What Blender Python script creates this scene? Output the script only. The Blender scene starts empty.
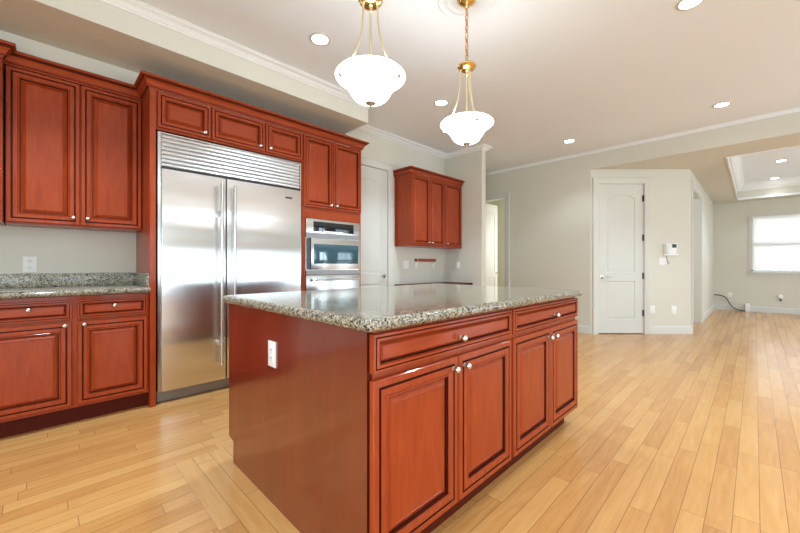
import bpy, bmesh, math, random
from mathutils import Vector, Matrix

# ------------------------------------------------------------------ camera, world, lights, exposure
SC = bpy.context.scene
COL = SC.collection
R = math.radians
S2 = math.sqrt(.5)
CEIL, HB = 2.885, 2.607          # kitchen ceiling, lowered ceiling beyond
cam_d = bpy.data.cameras.new('camera'); cam = bpy.data.objects.new('camera', cam_d); COL.objects.link(cam)
cam.location = (0, 0, 1.085); cam.rotation_euler = (R(90), 0, R(-45))
cam_d.sensor_width = 36; cam_d.lens = 355 * 36 / 800; cam_d.shift_y = -1 / 800; cam_d.clip_start = .02
SC.camera = cam
SC.view_settings.view_transform = 'Standard'; SC.view_settings.look = 'None'
SC.view_settings.gamma = 1; SC.view_settings.use_curve_mapping = False
SC.view_settings.exposure = 0.80
SC.cycles.sample_clamp_indirect = 6
SC.cycles.caustics_reflective = False; SC.cycles.caustics_refractive = False

world = bpy.data.worlds.new('sky'); SC.world = world; world.use_nodes = True
bg = world.node_tree.nodes['Background']
bg.inputs[0].default_value = (.84, .92, 1, 1); bg.inputs[1].default_value = 1.1

def area(name, loc, rot, sx, sy, power, col):
    d = bpy.data.lights.new(name, 'AREA'); d.shape = 'RECTANGLE'; d.size = sx; d.size_y = sy
    d.energy = power; d.color = col
    o = bpy.data.objects.new(name, d); COL.objects.link(o); o.location = loc; o.rotation_euler = rot
    return o
DAY = (.68, .87, 1.0)
REAR_WIN = [(-1.9, .5), (.9, 2.6), (2.9, 4.5), (4.8, 5.9)]      # openings in the wall behind the camera (x range), z .1-2.2
for i, (a, b) in enumerate(REAR_WIN):
    area('daylight_rear', ((a + b) / 2, -4.6, 1.0), (R(112), 0, 0), b - a, 1.9, (7 if i < 3 else 42) * (b - a), DAY)  # window daylight, tilted up to add fill on the ceiling
area('daylight_side', (-2.77, -1.6, 1.4), (R(90), 0, R(-90)), 2.4, 1.6, 105, DAY)
area('daylight_living', (9.0, -4.6, 1.0), (R(105), 0, 0), 3.2, 1.8, 46, DAY)
area('daylight_far_window', (12.35, -.84, 1.7), (R(90), 0, R(90)), 2.6, 2.0, 58, (.95, .98, 1))
area('added_side_room_light', (7.4, 2.86, 1.5), (R(-90), 0, R(180)), 1.2, 1.4, 17, (1, .99, .93))  # lamp added inside the side room to brighten the open door leaf
area('added_den_light', (7.9, 2.64, 1.5), (R(90), 0, R(205)), 1.0, 1.4, 22, (.85, .95, 1))  # no window in the den; this added lamp brightens the far jamb
LAMP = (.76, .965, 1.13)
SPOT_W = 50

# ------------------------------------------------------------------ materials
def nt(name):
    m = bpy.data.materials.new(name); m.use_nodes = True
    t = m.node_tree; b = t.nodes['Principled BSDF']
    return m, t, b
def plain(name, col, rough=.5, metal=0, coat=0, emit=0, spec=None):
    m, t, b = nt(name)
    b.inputs['Base Color'].default_value = (*col, 1); b.inputs['Roughness'].default_value = rough
    b.inputs['Metallic'].default_value = metal
    if coat: b.inputs['Coat Weight'].default_value = coat; b.inputs['Coat Roughness'].default_value = .12
    if emit: b.inputs['Emission Color'].default_value = (*col, 1); b.inputs['Emission Strength'].default_value = emit
    if spec is not None: b.inputs['Specular IOR Level'].default_value = spec
    return m
def N(t, typ, **kw):
    n = t.nodes.new(typ)
    for k, v in kw.items():
        if k.startswith('i_'): n.inputs[k[2:]].default_value = v
        else: setattr(n, k, v)
    return n
def L(t, a, b): t.links.new(a, b)
def ramp(t, fac, stops, interp='LINEAR'):
    n = t.nodes.new('ShaderNodeValToRGB'); n.color_ramp.interpolation = interp
    e = n.color_ramp.elements
    while len(e) < len(stops): e.new(.5)
    for q, (p, c) in zip(e, stops): q.position = p; q.color = (*c, 1)
    L(t, fac, n.inputs[0]); return n.outputs[0]
def mapped(t, scale, coord='Object'):
    tc = N(t, 'ShaderNodeTexCoord'); mp = N(t, 'ShaderNodeMapping'); mp.inputs['Scale'].default_value = scale
    L(t, tc.outputs[coord], mp.inputs[0]); return mp.outputs[0]
def math_(t, op, a, b=None):
    n = N(t, 'ShaderNodeMath', operation=op)
    for i, v in enumerate((a, b)):
        if v is None: continue
        if isinstance(v, (int, float)): n.inputs[i].default_value = v
        else: L(t, v, n.inputs[i])
    return n.outputs[0]
def bump(t, b, h, strength, dist=.01):
    n = N(t, 'ShaderNodeBump'); n.inputs['Strength'].default_value = strength; n.inputs['Distance'].default_value = dist
    L(t, h, n.inputs['Height']); L(t, n.outputs[0], b.inputs['Normal'])

def paint(name, col, rough=.6):
    m, t, b = nt(name)
    b.inputs['Roughness'].default_value = rough
    n = N(t, 'ShaderNodeTexNoise'); n.inputs['Scale'].default_value = 140; n.inputs['Detail'].default_value = 2
    L(t, mapped(t, (1, 1, 1)), n.inputs[0])
    c = ramp(t, n.outputs[0], [(.3, tuple(x * .985 for x in col)), (.7, tuple(min(1, x * 1.015) for x in col))])
    L(t, c, b.inputs['Base Color']); bump(t, b, n.outputs[0], .05, .002)
    return m

def cherry(name, dark, mid, light, scale):
    m, t, b = nt(name)
    v = mapped(t, scale)
    n1 = N(t, 'ShaderNodeTexNoise'); n1.inputs['Scale'].default_value = 9; n1.inputs['Detail'].default_value = 5; n1.inputs['Distortion'].default_value = .6
    L(t, v, n1.inputs[0])
    n2 = N(t, 'ShaderNodeTexNoise'); n2.inputs['Scale'].default_value = 60; n2.inputs['Detail'].default_value = 3
    L(t, v, n2.inputs[0])
    f = math_(t, 'ADD', math_(t, 'MULTIPLY', n1.outputs[0], .82), math_(t, 'MULTIPLY', n2.outputs[0], .18))
    L(t, ramp(t, f, [(.3, dark), (.5, mid), (.7, light)]), b.inputs['Base Color'])
    b.inputs['Roughness'].default_value = .36; b.inputs['Specular IOR Level'].default_value = .15
    b.inputs['Coat Weight'].default_value = .4; b.inputs['Coat Roughness'].default_value = .09
    return m

M = {}
M['wall'] = paint('wall_paint', (.655, .625, .535))
M['ceiling'] = paint('ceiling_paint', (.83, .86, .89))
M['trim'] = paint('trim_paint', (.65, .64, .585), .5)
M['trim'].node_tree.nodes['Principled BSDF'].inputs['Specular IOR Level'].default_value = .25
M['crown'] = paint('crown_paint', (.84, .84, .83), .4)
M['room'] = paint('side_room_paint', (.60, .58, .44))
M['wood'] = cherry('cherry_wood', (.262, .0330, .0066), (.312, .0425, .0090), (.362, .054, .0118), (5, 5, .7))
M['wood_h'] = cherry('cherry_wood_lengthwise', (.262, .0330, .0066), (.312, .0425, .0090), (.362, .054, .0118), (.7, 5, 5))
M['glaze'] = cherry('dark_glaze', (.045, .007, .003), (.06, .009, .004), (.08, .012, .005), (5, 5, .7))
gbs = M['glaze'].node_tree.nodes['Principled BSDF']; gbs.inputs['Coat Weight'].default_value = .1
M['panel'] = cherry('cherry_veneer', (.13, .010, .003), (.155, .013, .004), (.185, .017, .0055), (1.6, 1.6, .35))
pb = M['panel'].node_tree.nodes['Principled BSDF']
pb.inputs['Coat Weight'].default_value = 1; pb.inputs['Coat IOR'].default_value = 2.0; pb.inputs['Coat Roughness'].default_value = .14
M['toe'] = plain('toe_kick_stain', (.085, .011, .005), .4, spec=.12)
M['nickel'] = plain('brushed_nickel', (.72, .70, .67), .22, 1)
M['brass'] = plain('polished_brass', (.78, .55, .22), .14, 1)
M['antique'] = plain('antique_brass', (.60, .53, .40), .3, 1)
M['satin_brass'] = plain('satin_brass', (.74, .66, .44), .3, 1)
M['louvre'] = plain('satin_louvre_steel', (.86, .86, .86), .42, 1)
M['chain'] = plain('copper_brass_chain', (.62, .36, .15), .25, 1)
M['plastic'] = plain('white_plastic', (.82, .81, .78), .35)
M['dark'] = plain('dark_plastic', (.02, .02, .022), .3)
M['slot'] = plain('socket_slot', (.05, .05, .05), .5)
M['black_glass'] = plain('black_glass', (.012, .014, .016), .04)
M['oven_glass'] = plain('oven_window_glass', (.03, .085, .115), .05, spec=.9)
M['hinge'] = plain('dark_bronze', (.06, .05, .04), .35, 1)
M['lamp_lens'] = plain('lamp_lens', (1, .97, .92), .5, emit=14)
M['bowl'] = plain('lit_white_glass', (1, .985, .96), .3, emit=3.2)
M['cable'] = plain('black_cable', (.05, .045, .04), .5)
M['blind'] = plain('white_blind', (.85, .85, .83), .4)
def translucent(name, col):
    m, t, b = nt(name); b.inputs['Base Color'].default_value = (*col, 1); b.inputs['Roughness'].default_value = .4
    tr = N(t, 'ShaderNodeBsdfTranslucent'); tr.inputs[0].default_value = (*col, 1)
    mx = N(t, 'ShaderNodeMixShader'); mx.inputs[0].default_value = .33
    L(t, b.outputs[0], mx.inputs[1]); L(t, tr.outputs[0], mx.inputs[2]); L(t, mx.outputs[0], t.nodes['Material Output'].inputs[0])
    return m
M['slat'] = translucent('translucent_blind_slat', (.88, .88, .86))
M['grey_vent'] = plain('satin_steel_strip', (.30, .30, .30), .45, 1)

def steel(name, col, rough, wav):
    m, t, b = nt(name)
    b.inputs['Base Color'].default_value = (*col, 1); b.inputs['Metallic'].default_value = 1
    v = mapped(t, (240, 240, 1.2))
    n = N(t, 'ShaderNodeTexNoise'); n.inputs['Scale'].default_value = 1; n.inputs['Detail'].default_value = 2
    L(t, v, n.inputs[0])
    r = N(t, 'ShaderNodeMapRange'); r.inputs['To Min'].default_value = rough * .97; r.inputs['To Max'].default_value = rough * 1.03
    L(t, n.outputs[0], r.inputs[0]); L(t, r.outputs[0], b.inputs['Roughness'])
    if wav:
        b.inputs['Anisotropic'].default_value = .9
        tg = N(t, 'ShaderNodeCombineXYZ'); tg.inputs[0].default_value = 1; L(t, tg.outputs[0], b.inputs['Tangent'])
        n2 = N(t, 'ShaderNodeTexNoise'); n2.inputs['Scale'].default_value = 1; n2.inputs['Detail'].default_value = 1
        L(t, mapped(t, (.9, .9, 4.2)), n2.inputs[0]); bump(t, b, n2.outputs[0], wav, .02)
    return m
M['steel'] = steel('brushed_stainless', (.74, .745, .75), .25, .3)
M['steel_plain'] = steel('stainless_trim', (.60, .60, .59), .22, 0)

def granite():
    m, t, b = nt('speckled_granite')
    v = mapped(t, (1, 1, 1))
    vo = N(t, 'ShaderNodeTexVoronoi'); vo.inputs['Scale'].default_value = 185; vo.inputs['Randomness'].default_value = 1
    L(t, v, vo.inputs[0])
    sep = N(t, 'ShaderNodeSeparateColor'); L(t, vo.outputs['Color'], sep.inputs[0])
    big = N(t, 'ShaderNodeTexNoise'); big.inputs['Scale'].default_value = 38; big.inputs['Detail'].default_value = 3
    L(t, v, big.inputs[0])
    f = math_(t, 'ADD', math_(t, 'MULTIPLY', sep.outputs[0], .66), math_(t, 'MULTIPLY', big.outputs[0], .5))
    c = ramp(t, f, [(0, (.014, .014, .014)), (.33, (.06, .055, .047)), (.41, (.20, .165, .108)), (.53, (.30, .245, .16)),
                    (.66, (.225, .21, .185)), (.76, (.38, .33, .24)), (.90, (.50, .45, .36))], 'CONSTANT')
    L(t, c, b.inputs['Base Color'])
    b.inputs['Roughness'].default_value = .10; b.inputs['Specular IOR Level'].default_value = .5
    return m
M['granite'] = granite()

PLANK = .0835
def floor_mat():
    m, t, b = nt('maple_plank_floor')
    tc = N(t, 'ShaderNodeTexCoord'); sp = N(t, 'ShaderNodeSeparateXYZ'); L(t, tc.outputs['Object'], sp.inputs[0])
    X, Y = sp.outputs[0], sp.outputs[1]
    # patch beside the island end where the boards run across
    inx = math_(t, 'MULTIPLY', math_(t, 'GREATER_THAN', X, .503), math_(t, 'LESS_THAN', X, .503 + PLANK * 9))
    iny = math_(t, 'MULTIPLY', math_(t, 'LESS_THAN', Y, 2.245), math_(t, 'GREATER_THAN', Y, .90))
    sw = math_(t, 'MULTIPLY', inx, iny)
    def mixf(f, a, bb):
        n = N(t, 'ShaderNodeMix', data_type='FLOAT'); L(t, f, n.inputs[0]); L(t, a, n.inputs[2]); L(t, bb, n.inputs[3]); return n.outputs[0]
    U = mixf(sw, X, math_(t, 'ADD', Y, 40.0)); V = mixf(sw, math_(t, 'ADD', Y, .015), math_(t, 'ADD', X, -.503 + 100 * PLANK))
    vr = math_(t, 'DIVIDE', V, PLANK); row = math_(t, 'FLOOR', vr); vf = math_(t, 'FRACT', vr)
    wn = N(t, 'ShaderNodeTexWhiteNoise', noise_dimensions='1D'); L(t, row, wn.inputs['W'])
    rnd = wn.outputs['Value']
    ln = math_(t, 'ADD', .62, math_(t, 'MULTIPLY', math_(t, 'FRACT', math_(t, 'MULTIPLY', rnd, 7.31)), .45))
    ur = math_(t, 'DIVIDE', math_(t, 'ADD', U, math_(t, 'MULTIPLY', rnd, 9.0)), ln)
    col = math_(t, 'FLOOR', ur); uf = math_(t, 'FRACT', ur)
    cmb = N(t, 'ShaderNodeCombineXYZ'); L(t, row, cmb.inputs[0]); L(t, col, cmb.inputs[1])
    w2 = N(t, 'ShaderNodeTexWhiteNoise', noise_dimensions='3D'); L(t, cmb.outputs[0], w2.inputs['Vector'])
    pl = w2.outputs['Value']
    # grain inside each board
    g = N(t, 'ShaderNodeCombineXYZ')
    L(t, math_(t, 'ADD', math_(t, 'MULTIPLY', U, 1.6), math_(t, 'MULTIPLY', pl, 37.0)), g.inputs[0])
    L(t, math_(t, 'MULTIPLY', V, 16.0), g.inputs[1]); L(t, math_(t, 'MULTIPLY', pl, 91.0), g.inputs[2])
    n1 = N(t, 'ShaderNodeTexNoise'); n1.inputs['Scale'].default_value = 1.5; n1.inputs['Detail'].default_value = 5; n1.inputs['Distortion'].default_value = 1.4
    L(t, g.outputs[0], n1.inputs[0])
    wv = N(t, 'ShaderNodeTexNoise'); wv.inputs['Scale'].default_value = 6; wv.inputs['Detail'].default_value = 3; wv.inputs['Distortion'].default_value = .5
    L(t, g.outputs[0], wv.inputs[0])
    f = math_(t, 'ADD', math_(t, 'ADD', .05, math_(t, 'MULTIPLY', pl, .27)), math_(t, 'ADD', math_(t, 'MULTIPLY', n1.outputs[0], .46), math_(t, 'MULTIPLY', wv.outputs[0], .16)))
    c = ramp(t, f, [(.12, (.33, .120, .034)), (.30, (.48, .212, .062)), (.50, (.58, .285, .091)), (.72, (.65, .355, .124)), (.9, (.69, .41, .158))])
    # fine dark seams
    ev = math_(t, 'MINIMUM', vf, math_(t, 'SUBTRACT', 1.0, vf)); eu = math_(t, 'MULTIPLY', math_(t, 'MINIMUM', uf, math_(t, 'SUBTRACT', 1.0, uf)), math_(t, 'DIVIDE', ln, PLANK))
    e = math_(t, 'MINIMUM', ev, eu)
    sm = N(t, 'ShaderNodeMapRange'); sm.inputs['From Min'].default_value = .006; sm.inputs['From Max'].default_value = .022
    L(t, e, sm.inputs[0])
    mx = N(t, 'ShaderNodeMix', data_type='RGBA'); L(t, sm.outputs[0], mx.inputs[0])
    mx.inputs[6].default_value = (.23, .115, .042, 1); L(t, c, mx.inputs[7])
    L(t, mx.outputs[2], b.inputs['Base Color'])
    b.inputs['Roughness'].default_value = .21; b.inputs['Specular IOR Level'].default_value = .5
    hb = math_(t, 'ADD', math_(t, 'MULTIPLY', sm.outputs[0], 1.0), math_(t, 'MULTIPLY', wv.outputs[0], .15))
    bump(t, b, hb, .12, .002)
    return m
M['floor'] = floor_mat()

# ------------------------------------------------------------------ helpers
W = {}                                         # world origin of each object made here
def tag(o, label=None, cat=None, group=None, kind=None):
    if label: o['label'] = label
    if cat: o['category'] = cat
    if group: o['group'] = group
    if kind: o['kind'] = kind
    return o
def empty(name, loc, label=None, cat=None, group=None, kind=None, rz=0):
    o = bpy.data.objects.new(name, None); COL.objects.link(o); o.location = loc; o.rotation_euler = (0, 0, rz)
    o.empty_display_size = .1
    W[o.name] = Vector(loc)
    return tag(o, label, cat, group, kind)

class MB:
    """collects shapes in world (or the parent's rotated) coordinates; build() links them as one mesh object"""
    def __init__(s): s.bm = bmesh.new()
    def face(s, vs, smooth=False):
        try:
            f = s.bm.faces.new(vs); return f
        except ValueError: return None
    def box(s, x0, x1, y0, y1, z0, z1, b=0):
        x0, x1 = sorted((x0, x1)); y0, y1 = sorted((y0, y1)); z0, z1 = sorted((z0, z1))
        v = [s.bm.verts.new((x, y, z)) for x in (x0, x1) for y in (y0, y1) for z in (z0, z1)]
        fs = [s.bm.faces.new([v[i] for i in q]) for q in ((0, 1, 3, 2), (4, 6, 7, 5), (0, 4, 5, 1), (2, 3, 7, 6), (0, 2, 6, 4), (1, 5, 7, 3))]
        if b:
            es = list({e for f in fs for e in f.edges})
            bmesh.ops.bevel(s.bm, geom=es, offset=b, segments=2, affect='EDGES', profile=.6)
        return s
    def loops(s, loops, cap0=True, cap1=True, closed=True):
        rows = [[s.bm.verts.new(p) for p in lp] for lp in loops]
        n = len(rows[0])
        for a, b in zip(rows, rows[1:]):
            for i in range(n if closed else n - 1):
                s.face([a[i], a[(i + 1) % n], b[(i + 1) % n], b[i]])
        if cap0: s.face(rows[0][::-1])
        if cap1: s.face(rows[-1])
        return rows
    def lathe(s, prof, c, axis='Z', seg=24, sign=1, ring=False):
        """prof: (radius, height) pairs; axis through c"""
        loops = []
        for r, h in prof:
            lp = []
            for k in range(seg):
                a = 2 * math.pi * k / seg; p, q = max(r, 1e-5) * math.cos(a), max(r, 1e-5) * math.sin(a)
                if axis == 'Z': lp.append((c[0] + p, c[1] + q, c[2] + sign * h))
                elif axis == 'Y': lp.append((c[0] + p, c[1] + sign * h, c[2] + q))
                else: lp.append((c[0] + sign * h, c[1] + p, c[2] + q))
            loops.append(lp)
        if ring: s.loops(loops + [loops[0]], False, False); bmesh.ops.remove_doubles(s.bm, verts=s.bm.verts, dist=1e-6)
        else: s.loops(loops)
        return s
    def tube(s, pts, r, seg=10, closed=False):
        pts = [Vector(p) for p in pts]; loops = []; n = len(pts)
        up = None
        for i, p in enumerate(pts):
            if closed: d = pts[(i + 1) % n] - pts[i - 1]
            else: d = pts[min(i + 1, n - 1)] - pts[max(i - 1, 0)]
            d.normalize()
            if up is None: up = d.orthogonal().normalized()
            up = (up - d * up.dot(d)).normalized(); q = d.cross(up)
            rr = r[i] if isinstance(r, (list, tuple)) else r
            loops.append([p + (up * math.cos(2 * math.pi * k / seg) + q * math.sin(2 * math.pi * k / seg)) * rr for k in range(seg)])
        if closed: loops.append(loops[0]); s.loops(loops, False, False); bmesh.ops.remove_doubles(s.bm, verts=s.bm.verts, dist=1e-6)
        else: s.loops(loops)
        return s
    def sweep(s, prof, path, side=1):
        """prof: closed list of (out, z); path: xy points; out points to the right (side=1) of the walk, corners mitred"""
        P = [Vector((p[0], p[1])) for p in path]; rows = []
        for i, p in enumerate(P):
            ds = []
            if i > 0: ds.append((P[i] - P[i - 1]).normalized())
            if i < len(P) - 1: ds.append((P[i + 1] - P[i]).normalized())
            ns = [Vector((d.y, -d.x)) * side for d in ds]
            nn = ns[0] if len(ns) == 1 else (ns[0] + ns[1]) / (1 + ns[0].dot(ns[1]))
            rows.append([(p.x + nn.x * o, p.y + nn.y * o, z) for o, z in prof])
        s.loops(rows); return s
    def prism(s, poly, y0, y1):
        """poly of (x, z) pushed from y0 to y1"""
        s.loops([[(x, y0, z) for x, z in poly], [(x, y1, z) for x, z in poly]]); return s
    def build(s, name, mat, parent=None, at=None, smooth=35):
        bm = s.bm
        base = W.get(parent.name, Vector()) if parent else Vector()
        at = Vector(at) if at is not None else base
        bmesh.ops.recalc_face_normals(bm, faces=bm.faces)
        bmesh.ops.translate(bm, verts=bm.verts, vec=-at)
        me = bpy.data.meshes.new(name); bm.to_mesh(me); bm.free()
        for p in me.polygons: p.use_smooth = True
        me.set_sharp_from_angle(angle=R(smooth))
        me.materials.append(M[mat] if isinstance(mat, str) else mat)
        o = bpy.data.objects.new(name, me); COL.objects.link(o)
        o.location = at - base; W[o.name] = at
        if parent: o.parent = parent
        return o
def copy_tree(o, parent=None):
    c = o.copy(); COL.objects.link(c); W[c.name] = W.get(o.name, Vector()).copy()
    if parent: c.parent = parent
    for ch in list(o.children): copy_tree(ch, c)
    return c
def struct(name, mb, mat, label, cat, smooth=35):
    return tag(mb.build(name, mat, smooth=smooth), label, cat, kind='structure')

# ------------------------------------------------------------------ the shell
m = MB().box(-2.7, 12.2, -4.2, 5.4, -.08, 0)
struct('floor', m, 'floor', 'honey coloured maple plank floor through all the rooms', 'floor')
m = MB().box(-2.7, 6.11, -4.2, 5.4, CEIL, 3.0).box(6.11, 8.4, 1.95, 5.4, CEIL, 3.0)
struct('ceiling', m, 'ceiling', 'smooth white kitchen ceiling with recessed lights', 'ceiling')
TX0, TX1, TY0, TY1, TZ = 6.76, 11.30, -3.3, .29, 2.95       # tray recess in the lowered ceiling
m = MB()
for x0, x1, y0, y1 in ((6.11, TX0, -4.2, 1.842), (6.232, TX0, 1.842, 1.95), (TX0, TX1, TY1, 1.95), (TX1, 12.2, -4.2, 1.95), (TX0, TX1, -4.2, TY0), (8.4, 12.2, 1.95, 2.8)):
    m.box(x0, x1, y0, y1, HB, 3.0)
bmesh.ops.remove_doubles(m.bm, verts=m.bm.verts, dist=1e-5)
struct('ceiling_lowered', m, 'wall', 'lowered beige ceiling border and beam around the tray ceiling', 'ceiling')
struct('ceiling_tray', MB().box(TX0 - .05, TX1 + .05, TY0 - .05, TY1 + .05, TZ, TZ + .05), 'ceiling', 'white raised middle of the tray ceiling in the far room', 'ceiling')

struct('wall_alcove', MB().box(-2.7, 2.64, 3.84, 3.98, 0, 2.667), 'wall', 'pale wall behind the left counter and fridge', 'wall')
struct('wall_bulkhead', MB().box(-2.7, 2.64, 3.585, 3.84, 2.45, 2.667), 'wall', 'pale strip of wall above the cherry wall cabinets', 'wall')
struct('ceiling_soffit', MB().box(-2.7, 2.54, 3.04, 3.98, 2.667, CEIL), 'wall', 'beige dropped soffit over the fridge wall', 'ceiling')
DP0, DP1, DPZ = 2.66, 3.345, 2.39           # pantry door opening
m = MB().box(2.625, DP0, 3.58, 3.84, 0, CEIL).box(DP1, 4.64, 3.58, 3.84, 0, CEIL).box(DP0, DP1, 3.58, 3.84, DPZ, CEIL)
struct('wall_back', m, 'wall', 'beige wall with the arched white door and desk cabinet', 'wall')
struct('wall_stub', MB().box(4.64, 4.75, 2.90, 5.3, 0, CEIL, .012), 'wall', 'short greyish wall ending beside the desk', 'wall')
HO0, HO1, HOZ = 3.31, 3.96, 2.373
m = MB().box(6.11, 6.23, 1.842, HO0, 0, CEIL).box(6.11, 6.23, HO1, 5.3, 0, CEIL).box(6.11, 6.23, HO0, HO1, HOZ, CEIL)
struct('wall_hall', m, 'wall', 'long beige wall between the open doorway and the closet door', 'wall')
m = MB().box(4.64, 8.4, 5.3, 5.42, 0, CEIL).box(8.28, 8.4, 1.95, 5.3, 0, CEIL).box(6.9, 8.28, 2.7, 2.82, 0, CEIL)
struct('wall_side_room', m, 'room', 'dull green walls of the room behind the open door', 'wall')
# angled closet wall, built in its own turned frame
AO = (6.11, 1.842, 0)
AL = math.hypot(7.23 - 6.11, 1.842 - .722)
AD0, AD1, ADZ = .118, .850, 2.385
m = MB().box(0, AD0, 0, .12, 0, HB).box(AD1, AL, 0, .12, 0, HB).box(AD0, AD1, 0, .12, ADZ, HB)
m.box(AD0 - .1, AD1 + .1, .62, .66, 0, HB)
o = struct('wall_angled', m, 'wall', 'beige wall set at an angle with the closet door', 'wall')
o.location = AO; o.rotation_euler = (0, 0, R(-45))
PO0, PO1, POZ = 7.42, 8.80, 2.37
m = MB().box(7.235, PO0, .725, .865, 0, HB).box(PO1, 11.8, .725, .865, 0, HB).box(PO0, PO1, .725, .865, POZ, HB)
struct('wall_passage', m, 'wall', 'beige wall with the cased opening beyond the angled wall', 'wall')
WX = 11.8
WY0, WY1, WZ0, WZ1 = -1.75, .07, .93, 2.235
m = MB().box(WX, WX + .15, WY1, 2.8, 0, 3.0).box(WX, WX + .15, -4.2, WY0, 0, 3.0).box(WX, WX + .15, WY0, WY1, 0, WZ0).box(WX, WX + .15, WY0, WY1, WZ1, 3.0)
struct('wall_far', m, 'wall', 'olive beige far wall with the window', 'wall')
m = MB().box(7.3, 12, 2.68, 2.8, 0, HB)
struct('wall_den', m, 'wall', 'wall of the room behind the cased opening', 'wall')
# walls behind the camera, with their windows
m = MB()
xs = [-2.7] + [v for w in REAR_WIN for v in w] + [7.4, 10.6, 12.2]
for i in range(0, len(xs) - 1, 2): m.box(xs[i], xs[i + 1], -4.2, -4.08, 0, 3.0)
for a, b in REAR_WIN + [(7.4, 10.6)]: m.box(a, b, -4.2, -4.08, 0, .1).box(a, b, -4.2, -4.08, 2.2, 3.0)
struct('wall_front', m, 'wall', 'wall behind the camera with tall windows', 'wall')
m = MB().box(-2.8, -2.7, -4.2, -2.8, 0, 3).box(-2.8, -2.7, -.4, 4, 0, 3).box(-2.8, -2.7, -2.8, -.4, 0, .6).box(-2.8, -2.7, -2.8, -.4, 2.2, 3)
struct('wall_left', m, 'wall', 'wall left of the camera with a wide window', 'wall')
for k, (a, b) in enumerate(REAR_WIN + [(7.4, 10.6)]):
    m = MB()
    for x in (a, (a + b) / 2 - .025, b - .05): m.box(x, x + .05, -4.14, -4.09, .1, 2.2)
    for z in (.1, 2.15): m.box(a, b, -4.14, -4.09, z, z + .05)
    struct('window_%d' % (k + 2), m, 'trim', 'white window frame in the wall behind the camera', 'window')

# crown mouldings at the ceiling
def crown_prof(z, drop=.062, out=.075):
    q = [(0, 0), (.14, 0), (.14, .12), (.30, .20), (.42, .42), (.62, .66), (.84, .78), (.84, .90), (1, .92), (1, 1), (0, 1)]
    return [(o * out, z - drop + h * drop) for o, h in q]
m = MB().sweep(crown_prof(CEIL), [(-2.7, 3.04), (2.54, 3.04), (2.54, 3.58), (4.64, 3.58), (4.64, 2.90), (4.75, 2.90), (4.75, 5.2)])
struct('trim_1', m, 'crown', 'white crown moulding along the soffit, desk wall and stub wall', 'moulding')
m = MB().sweep(crown_prof(CEIL, .036, .045), [(6.11, 5.2), (6.11, -4.08)])
struct('trim_2', m, 'ceiling', 'thin crown moulding over the long hall wall and beam', 'moulding')
m = MB().sweep(crown_prof(TZ, .16, .14), [(TX0, TY0), (TX0, TY1), (TX1, TY1), (TX1, TY0), (TX0, TY0)])
m.sweep([(0, HB - .012), (.02, HB - .012), (.02, HB + .03), (0, HB + .03)], [(TX0, TY0), (TX0, TY1), (TX1, TY1), (TX1, TY0), (TX0, TY0)], 1)
struct('trim_3', m, 'crown', 'white stepped crown moulding inside the tray ceiling', 'moulding')
# baseboards
BBP = [(0, 0), (.016, 0), (.016, .10), (.012, .118), (.006, .126), (0, .126)]
m = MB().sweep(BBP, [(6.11, HO0 - .11), (6.11, 1.862)])
struct('baseboard_hall', m, 'trim', 'white baseboard along the long hall wall', 'baseboard')
m = MB().sweep(BBP, [(AD1 + .085, 0), (AL, 0), (AL + .13, .13)])
o = struct('baseboard_angled', m, 'trim', 'white baseboard between the closet door and wall corner', 'baseboard')
o.location = AO; o.rotation_euler = (0, 0, R(-45))
m = MB().sweep(BBP, [(PO1 + .095, .725), (WX, .725)])
struct('baseboard_passage', m, 'trim', 'white baseboard past the cased opening', 'baseboard')
m = MB().sweep(BBP, [(WX, .725), (WX, -4.08)])
struct('baseboard_far', m, 'trim', 'white baseboard under the far window', 'baseboard')
m = MB().sweep(BBP, [(3.44, 3.58), (4.64, 3.58), (4.64, 2.90), (4.75, 2.90), (4.75, 5.2)])
struct('baseboard_back', m, 'trim', 'white baseboard under the desk and round the stub wall', 'baseboard')

# ------------------------------------------------------------------ doors of the house
def arch_loop(cx, a, z0, zs, rise, i, y):
    """outline inset by i of a panel with a segment-arch head; centre cx, half width a"""
    Rr = (a * a + rise * rise) / (2 * rise) if rise else 0
    pts = [(cx - a + i, y, z0 + i), (cx + a - i, y, z0 + i)]
    K = 12
    if rise:
        zc = zs + rise - Rr
        ai, Ri = a - i, Rr - i
        for k in range(K + 1):
            x = ai - 2 * ai * k / K; pts.append((cx + x, y, zc + math.sqrt(max(Ri * Ri - x * x, 0))))
    else:
        for k in range(K + 1): pts.append((cx + a - i - 2 * (a - i) * k / K, y, zs - i))
    return pts
def door_slab(x0, x1, z0, z1, y, th=.038):
    """two-panel door leaf facing -Y with an arched upper panel"""
    m = MB(); w = x1 - x0; cx = (x0 + x1) / 2; a = w / 2 - .135 * w / .76 - .0
    split = z0 + (z1 - z0) * .375
    pan = [(z0 + .215, split - .06, 0), (split + .075, z1 - .235, .075)]
    outer = [(x0, y, z0), (x1, y, z0), (x1, y, z1), (x0, y, z1)]
    ov = [m.bm.verts.new(p) for p in outer]
    edges = [m.bm.edges.new((ov[i], ov[(i + 1) % 4])) for i in range(4)]
    for pz0, pzs, rise in pan:
        rows = m.loops([arch_loop(cx, a, pz0, pzs, rise, i, y + d) for i, d in ((0, 0), (.004, .008), (.012, .010), (.020, .010), (.034, .003), (.038, .003))], cap0=False)
        vs = rows[0]
        edges += [m.bm.edges.get((vs[i], vs[(i + 1) % len(vs)])) for i in range(len(vs))]
    bmesh.ops.triangle_fill(m.bm, edges=edges, use_beauty=True)
    bk = [m.bm.verts.new((p[0], y + th, p[2])) for p in outer]
    for i in range(4): m.face([ov[i], ov[(i + 1) % 4], bk[(i + 1) % 4], bk[i]])
    m.face(bk)
    return m
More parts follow.
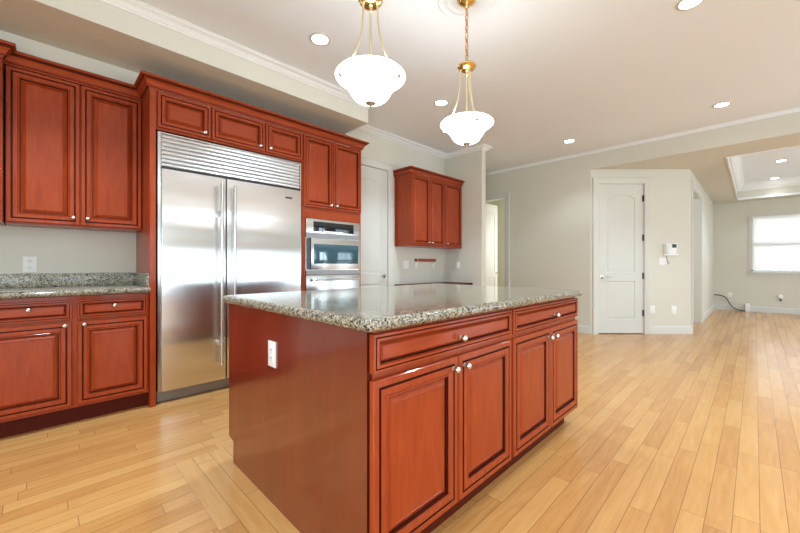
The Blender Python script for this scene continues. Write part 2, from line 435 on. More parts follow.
CAS = [(0, 0), (.012, 0), (.018, .012), (.018, .045), (.024, .060), (.024, .082), (.018, .088), (0, .088)]
def casing(x0, x1, z1, y, left=True, face=-1):
    """door casing round an opening, proud of the wall face at y (face -1: towards -Y)"""
    m = MB(); w = .088
    def mp(o): return y + face * o
    path = [(x1, 0), (x1, z1), (x0, z1), (x0, 0)] if left else [(x1, 0), (x1, z1), (x0, z1)]
    dirs = []
    rows = []
    for i, (px, pz) in enumerate(path):
        ox = 1 if i in (0, 1) else (-1 if left or i == 3 else 0); oz = 1 if i in (1, 2) else 0
        rows.append([(px + ox * u, mp(o), pz + oz * u) for o, u in CAS])
    m.loops(rows)
    return m
def lever(mb, x, z, y, sx):
    """lever handle on a face at y, lever pointing sx"""
    mb.lathe([(.030, 0), (.030, .006), (.022, .011), (.011, .014), (.010, .045), (.012, .047), (0, .048)], (x, y, z), 'Y', 20, -1)
    mb.tube([(x, y - .042, z), (x + sx * .02, y - .045, z + .002), (x + sx * .06, y - .046, z + .004), (x + sx * .105, y - .043, z - .004)], [.010, .009, .008, .006])
def hinges(parent, xs, zs, y):
    h0 = None
    for x, z in zip(xs, zs):
        if h0 is None:
            h = MB().tube([(x, y - .006, z - .05), (x, y - .006, z + .05)], .008).box(x - .016, x + .016, y - .004, y + .002, z - .048, z + .048)
            h0 = h.build('hinge', 'hinge', parent, (x, y, z))
        else:
            h = h0.copy(); COL.objects.link(h); h.location = Vector((x, y, z)) - W[parent.name]

d1 = empty('door_1', ((DP0 + DP1) / 2, 3.58, 0), 'white arched two-panel door between the oven cabinet and desk', 'door', kind='structure')
door_slab(DP0 + .004, DP1 - .004, .008, DPZ - .004, 3.592).build('leaf', 'trim', d1)
casing(DP0, DP1, DPZ, 3.579, left=False).build('casing', 'trim', d1)
mb = MB(); lever(mb, DP1 - .065, .945, 3.591, -1); mb.build('lever_handle', 'nickel', d1)

d2 = empty('door_2', (6.20, HO1 - .03, 0), 'white panelled door standing open inside the doorway by the stub wall', 'door', kind='structure')
door_slab(6.245, 6.86, .01, HOZ - .01, 3.905).build('leaf', 'trim', d2)
mb = MB(); lever(mb, 6.80, .945, 3.904, -1); mb.build('lever_handle', 'nickel', d2)
# casing and jamb of that doorway, on the hall wall (faces -X)
def side_casing(y0, y1, z1, x):
    m = MB(); rows = []
    for py, pz, oy, oz in ((y0, 0, -1, 0), (y0, z1, -1, 1), (y1, z1, 1, 1), (y1, 0, 1, 0)):
        rows.append([(x - o, py + oy * u, pz + oz * u) for o, u in CAS])
    m.loops(rows); return m
side_casing(HO0, HO1, HOZ, 6.109).build('casing', 'trim', d2)
MB().box(6.105, 6.235, HO0 - .001, HO0 + .018, 0, HOZ - .018).box(6.105, 6.235, HO1 - .018, HO1, 0, HOZ - .018).box(6.105, 6.235, HO0 - .001, HO1, HOZ - .018, HOZ).build('jamb', 'trim', d2)

d3 = empty('door_3', AO, 'closed white arched closet door with dark hinges and lever', 'door', kind='structure', rz=R(-45))
W[d3.name] = Vector((0, 0, 0))
door_slab(AD0 + .012, AD1 - .010, .012, ADZ - .010, .012).build('leaf', 'trim', d3)
casing(AD0, AD1, ADZ, -.001).build('casing', 'trim', d3)
MB().box(AD0, AD0 + .009, 0, .12, 0, ADZ).box(AD1 - .008, AD1, 0, .12, 0, ADZ).box(AD0, AD1, 0, .12, ADZ - .008, ADZ).build('jamb', 'trim', d3)
mb = MB(); lever(mb, AD0 + .07, .905, .011, 1); mb.build('lever_handle', 'nickel', d3)
hinges(d3, [AD1 - .010] * 4, [2.15, 1.525, .92, .33], .008)

d4 = empty('door_4', (PO0, .725, 0), 'white cased opening just past the angled wall', 'doorway', kind='structure')
casing(PO0, PO1, POZ, .724).build('casing', 'trim', d4)
MB().box(PO0, PO0 + .018, .72, .87, 0, POZ - .018).box(PO1 - .018, PO1, .72, .87, 0, POZ - .018).box(PO0, PO1, .72, .87, POZ - .018, POZ).build('jamb', 'trim', d4)
h0 = None
for z in (2.08, 1.5, .9):
    if h0 is None: h0 = MB().box(PO1 - .024, PO1 - .018, .845, .868, z - .05, z + .05).build('hinge', 'hinge', d4, (PO1 - .02, .857, z))
    else: h = h0.copy(); COL.objects.link(h); h.location = Vector((PO1 - .02, .857, z)) - W[d4.name]

# ------------------------------------------------------------------ far window and blind
w1 = empty('window_1', (WX, (WY0 + WY1) / 2, WZ0), 'bright single-hung window in the far wall', 'window', kind='structure')
m = MB()
m.box(WX - .018, WX, WY1, WY1 + .034, WZ0 - .02, WZ1 + .034).box(WX - .018, WX, WY0 - .034, WY0, WZ0 - .02, WZ1 + .034).box(WX - .018, WX, WY0, WY1, WZ1, WZ1 + .034)
m.build('casing', 'trim', w1)
MB().box(WX - .05, WX + .06, WY0 - .075, WY1 + .075, WZ0 - .035, WZ0, .004).box(WX - .016, WX, WY0 - .034, WY1 + .034, WZ0 - .095, WZ0 - .035).build('sill', 'trim', w1)
m = MB()
for y in (WY0, WY1 - .045): m.box(WX + .07, WX + .11, y, y + .045, WZ0, WZ1)
for z in (WZ0, 1.555, WZ1 - .045): m.box(WX + .07, WX + .11, WY0, WY1, z, z + .05)
m.build('sash', 'trim', w1)
glass = bpy.data.materials.new('window_glass'); glass.use_nodes = True
gt = glass.node_tree; gt.nodes.remove(gt.nodes['Principled BSDF'])
mix = N(gt, 'ShaderNodeMixShader'); fr = N(gt, 'ShaderNodeFresnel'); fr.inputs[0].default_value = 1.45
L(gt, fr.outputs[0], mix.inputs[0]); L(gt, N(gt, 'ShaderNodeBsdfTransparent').outputs[0], mix.inputs[1])
gg = N(gt, 'ShaderNodeBsdfGlossy'); gg.inputs['Roughness'].default_value = .02; L(gt, gg.outputs[0], mix.inputs[2])
L(gt, mix.outputs[0], gt.nodes['Material Output'].inputs[0])
MB().box(WX + .088, WX + .092, WY0 + .045, WY1 - .045, WZ0 + .05, WZ1 - .045).build('pane', glass, w1)
bl = empty('window_blind', (WX + .035, (WY0 + WY1) / 2, WZ1), 'white horizontal slat blind hanging in the far window', 'blind')
MB().box(WX + .005, WX + .06, WY0 + .01, WY1 - .01, WZ1 - .05, WZ1 - .002).build('headrail', 'blind', bl)
m = MB(); z = WZ1 - .075; n = 0
while z > WZ0 + .05:
    tl = R(62); dx, dz = .024 * math.cos(tl), .024 * math.sin(tl)
    m.loops([[(WX + .033 - dx, y, z - dz), (WX + .033 + dx, y, z + dz), (WX + .033 + dx, y, z + dz + .003), (WX + .033 - dx, y, z - dz + .003)] for y in (WY0 + .012, WY1 - .012)])
    z -= .044
m.build('slats', 'slat', bl)
MB().box(WX + .012, WX + .054, WY0 + .012, WY1 - .012, WZ0 + .004, WZ0 + .028).build('bottom_rail', 'blind', bl)

# ------------------------------------------------------------------ cabinets
PROF = [(0, 0), (0, .015), (.004, .0195), (.024, .0195), (.0275, .0125), (.031, .0125), (.0335, .0200), (.037, .0215), (.056, .0215), (.060, .0165), (.064, .0195), (.067, .0195),
        (.069, .0060), (.073, .0060), (.096, .0200), (.098, .0160)]
KNOB_ME = None
def knob(parent, x, z, y):
    global KNOB_ME
    if KNOB_ME is None:
        k = MB().lathe([(.009, 0), (.009, .002), (.0055, .004), (.005, .012), (.0075, .015), (.0125, .018), (.0145, .022), (.0140, .027), (.0105, .0315), (.005, .0335), (0, .034)], (0, 0, 0), 'Y', 20, -1)
        o = k.build('knob', 'nickel', parent, (0, 0, 0)); KNOB_ME = o.data
    else:
        o = bpy.data.objects.new('knob', KNOB_ME); COL.objects.link(o); o.parent = parent
    o.location = Vector((x, y, z)) - W[parent.name]; W[o.name] = Vector((x, y, z))
    return o
def front(name, parent, x0, x1, z0, z1, yb, k=None, s=1.0, mat='wood'):
    """raised-panel door or drawer front whose back lies on yb, facing -Y; k = knob (x, z)"""
    m = MB()
    m.loops([[(x0 + i * s, yb - h, z0 + i * s), (x1 - i * s, yb - h, z0 + i * s), (x1 - i * s, yb - h, z1 - i * s), (x0 + i * s, yb - h, z1 - i * s)] for i, h in PROF])
    o = m.build(name, mat, parent, ((x0 + x1) / 2, yb, (z0 + z1) / 2), smooth=20)
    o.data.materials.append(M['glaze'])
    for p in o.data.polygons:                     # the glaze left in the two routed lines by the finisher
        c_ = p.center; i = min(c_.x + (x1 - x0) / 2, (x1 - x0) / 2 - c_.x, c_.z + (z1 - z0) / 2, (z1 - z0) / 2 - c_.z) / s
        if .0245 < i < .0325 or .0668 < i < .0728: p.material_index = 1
    if k: knob(o, k[0], k[1], yb - .0195)
    return o
def cab_crown(z, drop=.09, out=.062):
    q = [(0, 0), (.12, 0), (.12, .13), (.17, .13), (.17, .17), (.26, .17), (.26, .27), (.32, .31), (.38, .42), (.48, .55), (.62, .64), (.70, .66), (.70, .72), (.80, .72), (.80, .78),
         (.90, .79), (.98, .84), (1, .91), (.97, .97), (.92, 1), (0, 1)]
    return [(o * out, z + h * drop) for o, h in q]
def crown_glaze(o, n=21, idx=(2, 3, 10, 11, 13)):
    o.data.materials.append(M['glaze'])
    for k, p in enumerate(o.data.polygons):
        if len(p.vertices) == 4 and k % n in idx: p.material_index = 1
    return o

# left base cabinet
YB = 3.276
c = empty('base_cabinet', (.13, 3.55, 0), 'cherry base cabinet with two drawers and two doors under the left counter', 'cabinet')
m = MB().box(-.315, .562, YB, 3.835, .118, .876)
m.build('carcass', 'wood', c)
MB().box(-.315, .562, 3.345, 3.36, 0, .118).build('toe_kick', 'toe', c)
front('drawer', c, -.300, .128, .722, .852, YB - .001, (-.075, .803), .42, 'wood_h')
front('drawer', c, .156, .550, .722, .852, YB - .001, (.353, .800), .42, 'wood_h')
front('door', c, -.300, .128, .138, .700, YB - .001, (.093, .684), .92)
front('door', c, .156, .550, .138, .700, YB - .001, (.190, .684), .92)

# left counter with its backsplash
def bull(y0, y1, x0, x1, z0, z1): pass
g = empty('granite_countertop', (.1, 3.5, .88), 'speckled granite counter with low backsplash left of the fridge', 'countertop')
zt, zb = .921, .880
prof = [(3.83, zb), (3.240, zb), (3.231, zb + .004), (3.224, zb + .013), (3.222, (zb + zt) / 2), (3.224, zt - .013), (3.231, zt - .004), (3.242, zt), (3.83, zt)]
m = MB(); m.loops([[(x, y, z) for y, z in prof] for x in (-1.2, .563)]); m.build('slab', 'granite', g)
MB().box(-1.2, .563, 3.812, 3.838, .922, 1.026, .003).box(.541, .563, 3.262, 3.811, .922, 1.026, .003).build('backsplash', 'granite', g)

# wall cabinets over it
YU = 3.58
c = empty('wall_cabinet', (.187, 3.7, 1.36), 'tall two-door cherry wall cabinet above the left counter', 'cabinet')
MB().box(-.190, .563, YU, 3.835, 1.372, 2.438).build('carcass', 'wood', c)
front('door', c, -.188, .184, 1.384, 2.434, YU - .001, (.147, 1.437), .96)
front('door', c, .190, .560, 1.384, 2.434, YU - .001, (.226, 1.437), .96)
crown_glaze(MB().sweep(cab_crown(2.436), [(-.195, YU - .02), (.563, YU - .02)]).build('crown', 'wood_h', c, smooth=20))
c = empty('deep_wall_cabinet', (-.5, 3.5, 1.36), 'deeper cherry wall cabinet cut off at the left picture edge', 'cabinet')
MB().box(-.75, -.196, 3.46, 3.835, 1.372, 2.438).build('carcass', 'wood', c)
front('door', c, -.745, -.205, 1.384, 2.434, 3.459, (-.24, 1.437), .96)
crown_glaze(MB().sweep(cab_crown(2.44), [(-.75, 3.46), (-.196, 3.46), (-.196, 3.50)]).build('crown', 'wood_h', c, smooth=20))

# fridge surround
YF = 3.276
MBp = MB().box(.565, .603, 3.262, 3.835, 0, 2.434)
o = MBp.build('cabinet_end_panel', 'wood', at=(.584, 3.55, 0)); tag(o, 'tall narrow cherry panel along the left side of the fridge', 'panel')
c = empty('over_fridge_cabinet', (1.23, 3.55, 2.14), 'low cherry cabinet with three small doors over the fridge', 'cabinet')
MB().box(.605, 1.858, YF, 3.835, 2.142, 2.438).build('carcass', 'wood', c)
for (a, b), kx in zip(((.615, .994), (1.003, 1.464), (1.473, 1.853)), (.945, 1.415, 1.512)):
    front('door', c, a, b, 2.158, 2.430, YF - .001, (kx, 2.196), .82, 'wood_h')
c = empty('oven_cabinet', (2.24, 3.55, 0), 'tall cherry cabinet right of the fridge holding the wall oven', 'cabinet')
m = MB().box(1.861, 1.896, YF, 3.835, .1, 2.434).box(2.600, 2.622, YF, 3.835, .1, 2.434).box(1.896, 2.600, YF, 3.835, 1.580, 2.434)
m.box(1.896, 2.600, YF, 3.835, .10, .655).box(1.896, 2.6, 3.80, 3.835, .655, 1.58)
m.build('carcass', 'wood', c)
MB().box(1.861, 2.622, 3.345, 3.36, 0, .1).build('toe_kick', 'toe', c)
front('door', c, 1.872, 2.226, 1.694, 2.432, YF - .001, (2.192, 1.735), .74)
front('door', c, 2.232, 2.616, 1.694, 2.432, YF - .001, (2.266, 1.735), .74)
front('drawer', c, 1.885, 2.610, .40, .645, YF - .001, (2.24, .53), .7, 'wood_h')
front('drawer', c, 1.885, 2.610, .12, .385, YF - .001, (2.24, .26), .7, 'wood_h')
m = MB().sweep(cab_crown(2.436, .092, .066), [(.5635, 3.555), (.5635, 3.2605), (2.6235, 3.2605), (2.6235, 3.578)])
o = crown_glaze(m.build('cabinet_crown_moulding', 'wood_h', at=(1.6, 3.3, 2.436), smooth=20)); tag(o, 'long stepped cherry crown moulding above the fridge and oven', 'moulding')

# ------------------------------------------------------------------ fridge
f = empty('refrigerator', (1.237, 3.55, 0), 'wide built-in stainless steel refrigerator with two doors and louvred top', 'refrigerator')
m = MB().box(.620, 1.854, 3.345, 3.82, .012, 2.130)
m.box(.620, .640, 3.285, 3.345, .095, 2.130).box(1.841, 1.854, 3.285, 3.345, .095, 2.130).box(.640, 1.841, 3.285, 3.345, 2.122, 2.130)
m.build('cabinet_frame', 'steel_plain', f)
MB().box(.622, 1.852, 3.325, 3.344, .006, .092).build('kick_plate', 'grey_vent', f)
def fdoor(x0, x1, hx):
    o = MB().box(x0, x1, 3.262, 3.340, .100, 1.842, .004).build('door', 'steel', f, ((x0 + x1) / 2, 3.30, .97))
    hb = MB().tube([(hx, 3.205, .235), (hx, 3.205, 1.785)], .0125, 16)
    for z in (.42, 1.53): hb.box(hx - .009, hx + .009, 3.205, 3.262, z - .022, z + .022, .002)
    hb.build('handle', 'steel_plain', o, (hx, 3.21, 1.0))
    return o
fdoor(.643, 1.114, 1.066); rd = fdoor(1.124, 1.838, 1.172)
MB().box(1.672, 1.742, 3.2585, 3.262, 1.748, 1.762, .001).build('badge', 'hinge', rd)
gr = MB().box(.642, 1.839, 3.300, 3.344, 1.850, 2.121).box(.642, 1.839, 3.268, 3.300, 1.850, 1.860).build('grille_backing', 'dark', f)
NS = 8
pitch = (2.1215 - 1.862) / NS
for k in range(NS):
    z0 = 1.862 + k * pitch; m = MB()
    prof = [(3.298, z0 + .002), (3.276, z0 + .0), (3.269, z0 + .003), (3.266, z0 + .009), (3.268, z0 + .016), (3.273, z0 + pitch * .72), (3.282, z0 + pitch * .93), (3.298, z0 + pitch * .96)]
    m.loops([[(x, y, z) for y, z in prof] for x in (.643, 1.826)])
    m.build('louvre', 'louvre', f, (1.24, 3.28, z0))

# ------------------------------------------------------------------ oven and warming drawer
ov = empty('wall_oven', (2.248, 3.5, .985), 'built-in stainless wall oven with black control glass and dark window', 'oven')
m = MB().box(1.899, 2.597, 3.262, 3.78, 1.376, 1.574, .003).box(1.899, 2.597, 3.275, 3.78, .986, 1.376)
m.box(1.899, 2.597, 3.262, 3.275, .986, 1.036, .002)
m.build('body', 'steel_plain', ov)
MB().box(1.899, 2.597, 3.2585, 3.2615, 1.378, 1.428).box(1.899, 2.597, 3.2585, 3.2615, .990, 1.032).build('vent_strip', 'grey_vent', ov)
cp = MB().box(1.983, 2.505, 3.257, 3.2615, 1.444, 1.548, .001).build('control_panel', 'black_glass', ov)
MB().box(2.10, 2.36, 3.2545, 3.2568, 1.4445, 1.4545, .001).build('display_strip', 'plastic', cp)
MB().box(1.926, 1.932, 3.232, 3.2745, 1.040, 1.372).build('door_gasket', 'dark', ov)
dr = MB().box(1.935, 2.575, 3.225, 3.274, 1.042, 1.370, .003).build('door', 'steel_plain', ov)
MB().box(1.968, 2.542, 3.2205, 3.2248, 1.104, 1.310, .001).build('window', 'oven_glass', dr)
wd = empty('warming_drawer', (2.248, 3.5, .66), 'stainless warming drawer below the wall oven', 'drawer')
MB().box(1.899, 2.597, 3.262, 3.78, .662, .982, .003).build('drawer_front', 'steel_plain', wd)
hb = MB().tube([(1.975, 3.215, .938), (2.535, 3.215, .938)], .010, 14)
for x in (2.0, 2.51): hb.tube([(x, 3.215, .938), (x, 3.2615, .938)], .013, 12)
for x, s in ((1.958, 1), (2.552, -1)): hb.tube([(x, 3.215, .938), (x + s * .03, 3.215, .938)], .0155, 14)
hb.build('handle', 'steel_plain', wd)

# ------------------------------------------------------------------ island
IX0, IX1, IYB = .733, 2.580, .876
i_ = empty('kitchen_island', (1.655, 1.48, 0), 'large cherry kitchen island cabinet with four doors and two drawers', 'kitchen island')
m = MB().box(IX0 + .02, IX1 - .02, IYB, 2.085, .112, .872)
m.build('carcass', 'wood', i_)
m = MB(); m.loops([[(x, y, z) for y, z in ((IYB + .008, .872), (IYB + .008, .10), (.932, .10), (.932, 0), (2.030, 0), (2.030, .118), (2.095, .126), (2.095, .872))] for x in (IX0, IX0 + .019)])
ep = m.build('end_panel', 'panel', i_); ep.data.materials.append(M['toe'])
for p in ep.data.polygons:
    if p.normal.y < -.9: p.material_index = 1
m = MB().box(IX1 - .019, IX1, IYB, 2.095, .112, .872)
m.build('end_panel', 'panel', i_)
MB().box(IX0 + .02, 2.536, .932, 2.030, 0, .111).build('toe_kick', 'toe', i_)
yb = IYB - .001
xm = 1.654
front('drawer', i_, IX0 + .004, xm - .012, .738, .864, yb, (1.205, .790), .42, 'wood_h')
front('drawer', i_, xm + .012, IX1 - .006, .738, .864, yb, (2.172, .788), .42, 'wood_h')
front('door', i_, IX0 + .004, 1.191, .118, .714, yb, (1.157, .672), .98)
front('door', i_, 1.199, xm - .012, .118, .714, yb, (1.233, .672), .98)
front('door', i_, xm + .012, 2.118, .118, .714, yb, (2.085, .665), .98)
front('door', i_, 2.126, IX1 - .006, .118, .714, yb, (2.160, .665), .98)
# granite top: rounded-rectangle loops with a bullnose edge
def rrect(x0, x1, y0, y1, r, z, i):
    pts = []
    r2 = max(r - i, .002)
    for cx, cy, a0 in ((x1 - r, y1 - r, 0), (x0 + r, y1 - r, 90), (x0 + r, y0 + r, 180), (x1 - r, y0 + r, 270)):
        for k in range(7):
            a = R(a0 + 90 * k / 6); pts.append((cx + r2 * math.cos(a), cy + r2 * math.sin(a), z))
    return pts
m = MB()
zb, zt = .876, .918
lp = []
for k in range(9):
    a = -90 + 180 * k / 8
    lp.append(rrect(.697, 2.612, .826, 2.122, .03, (zb + zt) / 2 + (zt - zb) / 2 * math.sin(R(a)), .02 * (1 - math.cos(R(a)))))
lp += [rrect(.697, 2.612, .826, 2.122, .03, zt, .026)]
m.loops(lp)
o = m.build('granite_countertop', 'granite', at=(1.655, 1.474, zb)); tag(o, 'large glossy speckled granite slab on top of the island', 'countertop')

# ------------------------------------------------------------------ wall plates
def plate_mb(w, h, th=.006):
    return MB().box(-w / 2, w / 2, -th, 0, -h / 2, h / 2, .002)
def plate(name, label, cat, loc, rz, kind_, w=.072, h=.116, group=None):
    """a cover plate facing local -Y; kind_: duplex, decora, rocker, blank"""
    o = empty(name, loc, label, cat, group, rz=rz)
    W[o.name] = Vector((0, 0, 0))
    plate_mb(w, h).build('cover_plate', 'plastic', o)
    n = max(1, round(w / .072)); xs = [(-(n - 1) / 2 + k) * .046 for k in range(n)]
    for x in xs:
        if kind_ == 'duplex':
            for z in (.024, -.024):
                s = MB().box(x - .015, x + .015, -.009, -.006, z - .013, z + .013, .002).build('socket', 'plastic', o)
                sl = MB()
                for dx in (-.006, .006): sl.box(x + dx - .0012, x + dx + .0012, -.0096, -.009, z - .002, z + .007)
                sl.lathe([(.0022, 0), (.0022, .0006)], (x, -.009, z - .007), 'Y', 10, -1)
                sl.build('slot', 'slot', s)
        elif kind_ == 'decora':
            s = MB().box(x - .017, x + .017, -.009, -.006, -.034, .034, .001).build('socket', 'plastic', o)
            sl = MB()
            for z in (.018, -.018):
                for dx in (-.006, .006): sl.box(x + dx - .0012, x + dx + .0012, -.0096, -.009, z - .003, z + .006)
                sl.lathe([(.0022, 0), (.0022, .0006)], (x, -.009, z - .009), 'Y', 10, -1)
            sl.build('slot', 'slot', s)
        elif kind_ == 'rocker':
            MB().box(x - .016, x + .016, -.010, -.006, -.033, .033, .002).build('rocker', 'plastic', o)
    return o
plate('wall_outlet', 'white duplex outlet on the wall above the left backsplash', 'outlet', (-.080, 3.84, 1.094), 0, 'duplex')
plate('island_outlet', 'white outlet on the side panel of the kitchen island', 'outlet', (IX0, 1.552, .683), R(-90), 'decora')
plate('light_switch', 'white double switch plate left of the small wooden ledge', 'switch', (3.70, 3.58, 1.10), 0, 'rocker', .118)
def on_angled(l, z):      # l = sideways distance from the camera axis
    s = l - S2 * (AO[0] - AO[1]); return (AO[0] + S2 * s, AO[1] - S2 * s, z)
plate('wall_outlet', 'narrow outlet plate low on the angled wall nearest the closet door', 'outlet', on_angled(4.0, .388), R(-45), 'duplex')
plate('wall_outlet', 'blank white plate low on the angled wall near its corner', 'outlet', on_angled(4.335, .380), R(-45), 'blank', .08, .125)
plate('light_switch', 'white double switch plate under the wall intercom', 'switch', on_angled(4.165, 1.150), R(-45), 'rocker', .116)
plate('wall_outlet', 'small outlet plate on the far wall above the dark cable', 'outlet', (WX, .43, .37), R(-90), 'duplex')
# plug-in device on the far wall
p = empty('plug_in_device', (WX, -.41, .36), 'round white plug-in device on the far wall under the window', 'plug')
MB().box(WX - .006, WX, -.446, -.374, .31, .43, .002).build('cover_plate', 'plastic', p)
MB().lathe([(.0, .006), (.036, .0061), (.042, .015), (.040, .035), (.030, .045), (0, .047)], (WX, -.41, .37), 'X', 24, -1).build('plug_body', 'plastic', p)
MB().box(WX - .03, WX - .006, -.428, -.392, .285, .325, .004).build('plug_base', 'slot', p)
# phone jack on the stub wall
p = empty('wall_phone_jack', (4.64, 3.335, 1.085), 'slim white wall box on the stub wall beside the desk', 'wall box')
MB().box(4.632, 4.64, 3.298, 3.372, 1.03, 1.145, .002).build('cover_plate', 'plastic', p)
MB().box(4.603, 4.632, 3.310, 3.350, 1.04, 1.14, .006).build('housing', 'plastic', p)

# intercom handset on the angled wall
it = empty('wall_intercom', on_angled(4.29, 1.26), 'white wall intercom with handset and small dark screen', 'intercom', rz=R(-45))
W[it.name] = Vector((0, 0, 0))
MB().box(-.125, .105, -.030, 0, -.018, .012, .006).box(-.05, .075, -.022, 0, .012, .175, .005).build('base', 'plastic', it)
sc = MB().box(-.018, .078, -.030, -.0225, .055, .180, .004).build('screen_housing', 'plastic', it)
MB().box(-.004, .066, -.0325, -.0302, .105, .162, .001).build('screen', 'dark', sc)
hs = MB().tube([(-.095, -.034, .014), (-.098, -.050, .035), (-.100, -.052, .09), (-.098, -.050, .135), (-.092, -.034, .165)], [.018, .017, .013, .017, .020], 14)
hs.box(-.118, -.078, -.034, -.001, .0125, .168, .008)
hs.build('handset', 'plastic', it)
pts = [(-.085, -.03, -.018), (-.088, -.03, -.06), (-.078, -.028, -.10), (-.06, -.024, -.135), (-.045, -.02, -.142), (-.04, -.018, -.130)]
MB().tube(pts, .004, 8).build('cord', 'cable', it)

# wooden ledge with two white brackets on the desk wall
s_ = empty('wall_ledge', (4.11, 3.58, 1.14), 'short brown wooden ledge on two white brackets above the desk', 'ledge')
MB().box(3.885, 4.335, 3.535, 3.579, 1.146, 1.186, .003).build('ledge_board', 'wood_h', s_)
b0 = MB().box(3.888, 3.940, 3.566, 3.579, 1.048, 1.1455, .003).box(3.905, 3.923, 3.545, 3.566, 1.120, 1.1455, .002).build('bracket', 'plastic', s_, (3.914, 3.57, 1.10))
b1 = b0.copy(); COL.objects.link(b1); b1.location = Vector((4.310, 3.57, 1.10)) - W[s_.name]

# desk below and cabinet above
d = empty('desk', (4.05, 3.33, 0), 'built-in dark cherry desk top in the corner behind the island', 'desk')
MB().box(3.452, 4.636, 3.06, 3.562, .782, .820, .003).build('desktop', 'toe', d)
for x in (3.47, 4.59): MB().box(x, x + .03, 3.09, 3.555, 0, .781).build('side_panel', 'panel', d)
MB().box(3.501, 4.589, 3.50, 3.52, .58, .781).build('back_rail', 'panel', d)
c = empty('desk_wall_cabinet', (4.03, 3.42, 1.35), 'cherry wall cabinet with three narrow doors above the desk', 'cabinet')
MB().box(3.470, 4.632, 3.262, 3.578, 1.352, 2.325).build('carcass', 'wood', c)
for (a, b), kx in zip(((3.474, 3.838), (3.844, 4.168), (4.182, 4.600)), (3.805, 3.876, 4.222)):
    front('door', c, a, b, 1.364, 2.318, 3.261, (kx, 1.408), .70)
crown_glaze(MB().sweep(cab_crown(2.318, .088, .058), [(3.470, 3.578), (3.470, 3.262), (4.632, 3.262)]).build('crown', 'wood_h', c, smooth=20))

# ------------------------------------------------------------------ cable and white box by the far wall
pts = [(WX - .03, .715, .36), (WX - .06, .60, .352), (WX - .08, .50, .30), (WX - .08, .44, .18), (WX - .09, .38, .08), (WX - .09, .28, .025), (WX - .08, .19, .012), (WX - .075, .17, .012)]
def smooth_path(p, n=6):
    p = [Vector(q) for q in p]; out = []
    for i in range(len(p) - 1):
        a, b, c_, d_ = p[max(i - 1, 0)], p[i], p[i + 1], p[min(i + 2, len(p) - 1)]
        for k in range(n):
            t = k / n
            out.append(.5 * (2 * b + (c_ - a) * t + (2 * a - 5 * b + 4 * c_ - d_) * t * t + (3 * b - a - 3 * c_ + d_) * t ** 3))
    return out + [p[-1]]
o = MB().tube(smooth_path(pts), .011, 8).build('cable', 'cable'); tag(o, 'dark cable dropping along the far wall to the white box', 'cable')
o = MB().box(WX - .13, WX - .02, .085, .165, .0, .185, .006).build('power_box', 'plastic', at=(WX - .075, .125, 0)); tag(o, 'small white box standing on the floor at the end of the cable', 'box')

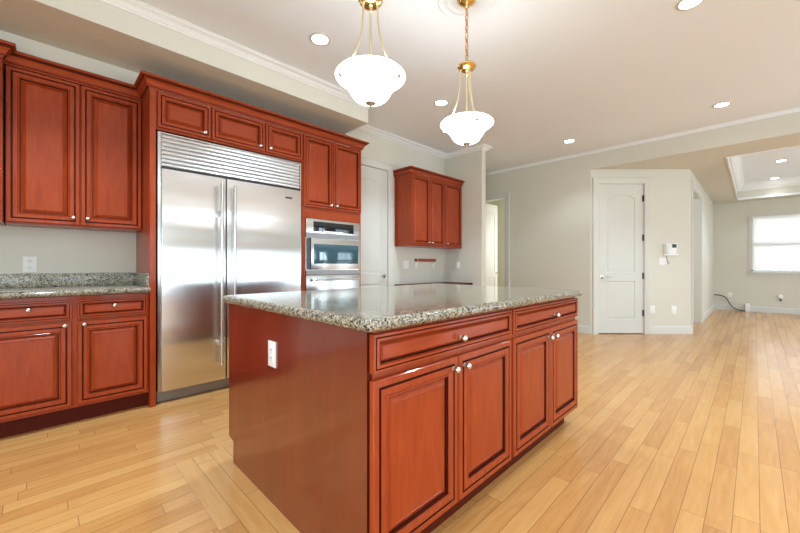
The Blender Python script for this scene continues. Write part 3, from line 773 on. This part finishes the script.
# ------------------------------------------------------------------ pendants
def spline2(p, n=5):
    return [(max(v.x, 0), v.y) for v in (Vector((q[0], q[1])) for q in [(w.x, w.y) for w in smooth_path([(a, b, 0) for a, b in p], n)])]
def pendant(px, py, label, turn):
    z0 = 1.905                                     # bottom of the glass bowl
    r = empty('pendant_lamp', (px, py, CEIL), label, 'pendant lamp', 'glass bowl pendants over the island')
    out = spline2([(0, 0), (.042, .004), (.075, .018), (.097, .042), (.111, .066), (.126, .087), (.146, .105), (.166, .119), (.1765, .129), (.175, .137), (.166, .141)])
    inn = [(max(a - .006, 0), b + .006) for a, b in out[::-1]]
    MB().lathe(out + inn, (px, py, z0), 'Z', 48).build('glass_bowl', 'bowl', r)
    MB().lathe([(0, -.020), (.005, -.019), (.007, -.014), (.004, -.009), (.012, -.006), (.024, -.003), (.026, .001), (.018, .004), (0, .004)], (px, py, z0), 'Z', 24).build('finial', 'antique', r)
    hz = 2.428
    hub = MB().lathe([(0, -.040), (.008, -.040), (.012, -.032), (.030, -.030), (.052, -.020), (.062, -.006), (.060, .004), (.046, .014), (.022, .024), (.012, .034), (.008, .044), (0, .044)], (px, py, hz), 'Z', 32)
    hub.build('hub', 'brass', r)
    MB().tube([(px, py, hz - .038), (px, py, z0 + .06)], .0058, 10).lathe([(.0058, 0), (.010, .004), (.010, .012), (.0058, .016)], (px, py, hz - .07), 'Z', 16).build('stem', 'satin_brass', r)
    for k in range(3):
        a = turn + k * 2 * math.pi / 3; ca, sa = math.cos(a), math.sin(a)
        p = [(px + ca * q, py + sa * q, z) for q, z in ((.040, hz - .020), (.044, hz - .10), (.052, hz - .18), (.078, hz - .27), (.112, hz - .345), (.140, hz - .385), (.142, z0 + .122))]
        MB().tube(smooth_path(p, 4), .0052, 8).build('rod', 'satin_brass', r)
        # thumb knob through the glass near the rim
        q0, zk = .150, z0 + .108
        kb = MB(); ax = Vector((ca, sa, -.75)).normalized()
        base = Vector((px + ca * q0, py + sa * q0, zk))
        kb.tube([base, base + ax * .006, base + ax * .016, base + ax * .022], [.008, .0115, .0115, .007], 14)
        kb.build('thumb_knob', 'antique', r)
    # chain links and canopy
    ch = MB(); z = hz + .044; k = 0
    while z < CEIL - .065:
        lp = []
        for q in range(14):
            a = 2 * math.pi * q / 14; u, v = .0100 * math.cos(a), .0215 * math.sin(a)
            lp.append((px + (u if k % 2 else 0), py + (0 if k % 2 else u), z + .016 + v))
        ch.tube(lp, .0031, 6, True); z += .0335; k += 1
    ch.tube([(px + .003, py + .002, hz + .04), (px - .003, py - .002, (hz + CEIL) / 2), (px + .002, py, CEIL - .05)], .0022, 6)
    ch.build('chain', 'chain', r)
    MB().lathe([(0, -.070), (.006, -.068), (.009, -.058), (.018, -.050), (.040, -.040), (.058, -.024), (.064, -.008), (.064, -.0015), (0, -.0015)], (px, py, CEIL), 'Z', 32).build('canopy', 'brass', r)
    bl_ = bpy.data.lights.new('pendant_bulb', 'POINT'); bl_.energy = 3.8; bl_.color = (.80, .93, 1); bl_.shadow_soft_size = .05
    bo = bpy.data.objects.new('pendant_bulb', bl_); COL.objects.link(bo); bo.location = (px, py, z0 + .20)
P1, P2 = (1.164, 1.374), (2.010, 1.374)
pendant(*P1, 'white glass bowl pendant on the left, nearest the viewer', R(-180 + 45 + 90 + 92))
pendant(*P2, 'white glass bowl pendant on the right, hanging from a visible chain', R(-135 + 12))
m = MB()
m.lathe([(.066, -.010), (.085, -.012), (.10, -.007), (.118, -.008), (.128, -.013), (.142, -.008), (.17, -.006), (.185, -.009), (.195, -.004), (.20, -.0005), (.066, -.0005)], (P2[0], P2[1], CEIL), 'Z', 48, ring=True)
o = m.build('ceiling_medallion', 'ceiling', at=(P2[0], P2[1], CEIL)); tag(o, 'pale round medallion on the ceiling around the right pendant canopy', 'medallion')

# ------------------------------------------------------------------ recessed lights
DL = None
def downlight(x, y, z, label, group, power=SPOT_W, shown=True):
    global DL
    if shown:
        if DL is None:
            DL = empty('recessed_light', (x, y, z), label, 'ceiling light', group)
            MB().lathe([(.062, -.0005), (.082, -.0005), (.084, -.003), (.078, -.007), (.064, -.008), (.062, -.006)], (x, y, z), 'Z', 32, ring=True).build('trim_ring', 'trim', DL)
            MB().lathe([(0, -.0005), (.0618, -.0005), (.0618, -.003), (.04, -.0045), (0, -.005)], (x, y, z), 'Z', 32).build('lens', 'lamp_lens', DL)
        else:
            o = copy_tree(DL); o.location = (x, y, z); tag(o, label, 'ceiling light', group)
    d = bpy.data.lights.new('downlight', 'SPOT'); d.energy = power; d.color = LAMP; d.spot_size = R(115); d.spot_blend = .6; d.shadow_soft_size = .06
    o = bpy.data.objects.new('downlight', d); COL.objects.link(o); o.location = (x, y, z - .03)
G1, G2 = 'recessed kitchen ceiling lights', 'recessed tray ceiling lights'
downlight(1.545, 2.445, CEIL, 'round recessed light in front of the fridge, left of the pendants', G1)
downlight(3.095, 2.450, CEIL, 'round recessed light seen between the two pendants', G1)
downlight(5.36, 1.900, CEIL, 'round recessed light nearest the open doorway and hall wall', G1, 17)
downlight(5.35, .262, CEIL, 'round recessed light nearest the beam on the right', G1)
downlight(3.115, .310, CEIL, 'round recessed light cut by the top picture edge', G1)
downlight(9.25, -.33, TZ, 'nearer of the two recessed lights in the tray ceiling', G2)
downlight(11.0, -.30, TZ, 'farther recessed light in the tray ceiling, nearest the window wall', G2, 8)
for x, y in ((.0, 2.45), (1.2, -.2), (-1.2, 1.0), (3.1, -2.0), (5.3, -2.0), (.6, -2.2)):      # the same lamps out of the picture
    downlight(x, y, CEIL, None, None, 85 if y == 2.45 else SPOT_W, False)
for x, y, z, e in ((7.3, 3.25, 2.8, 22), (5.4, 4.4, 2.8, 9), (9, -2.4, 2.9, SPOT_W)):
    downlight(x, y, z, None, None, e, False)
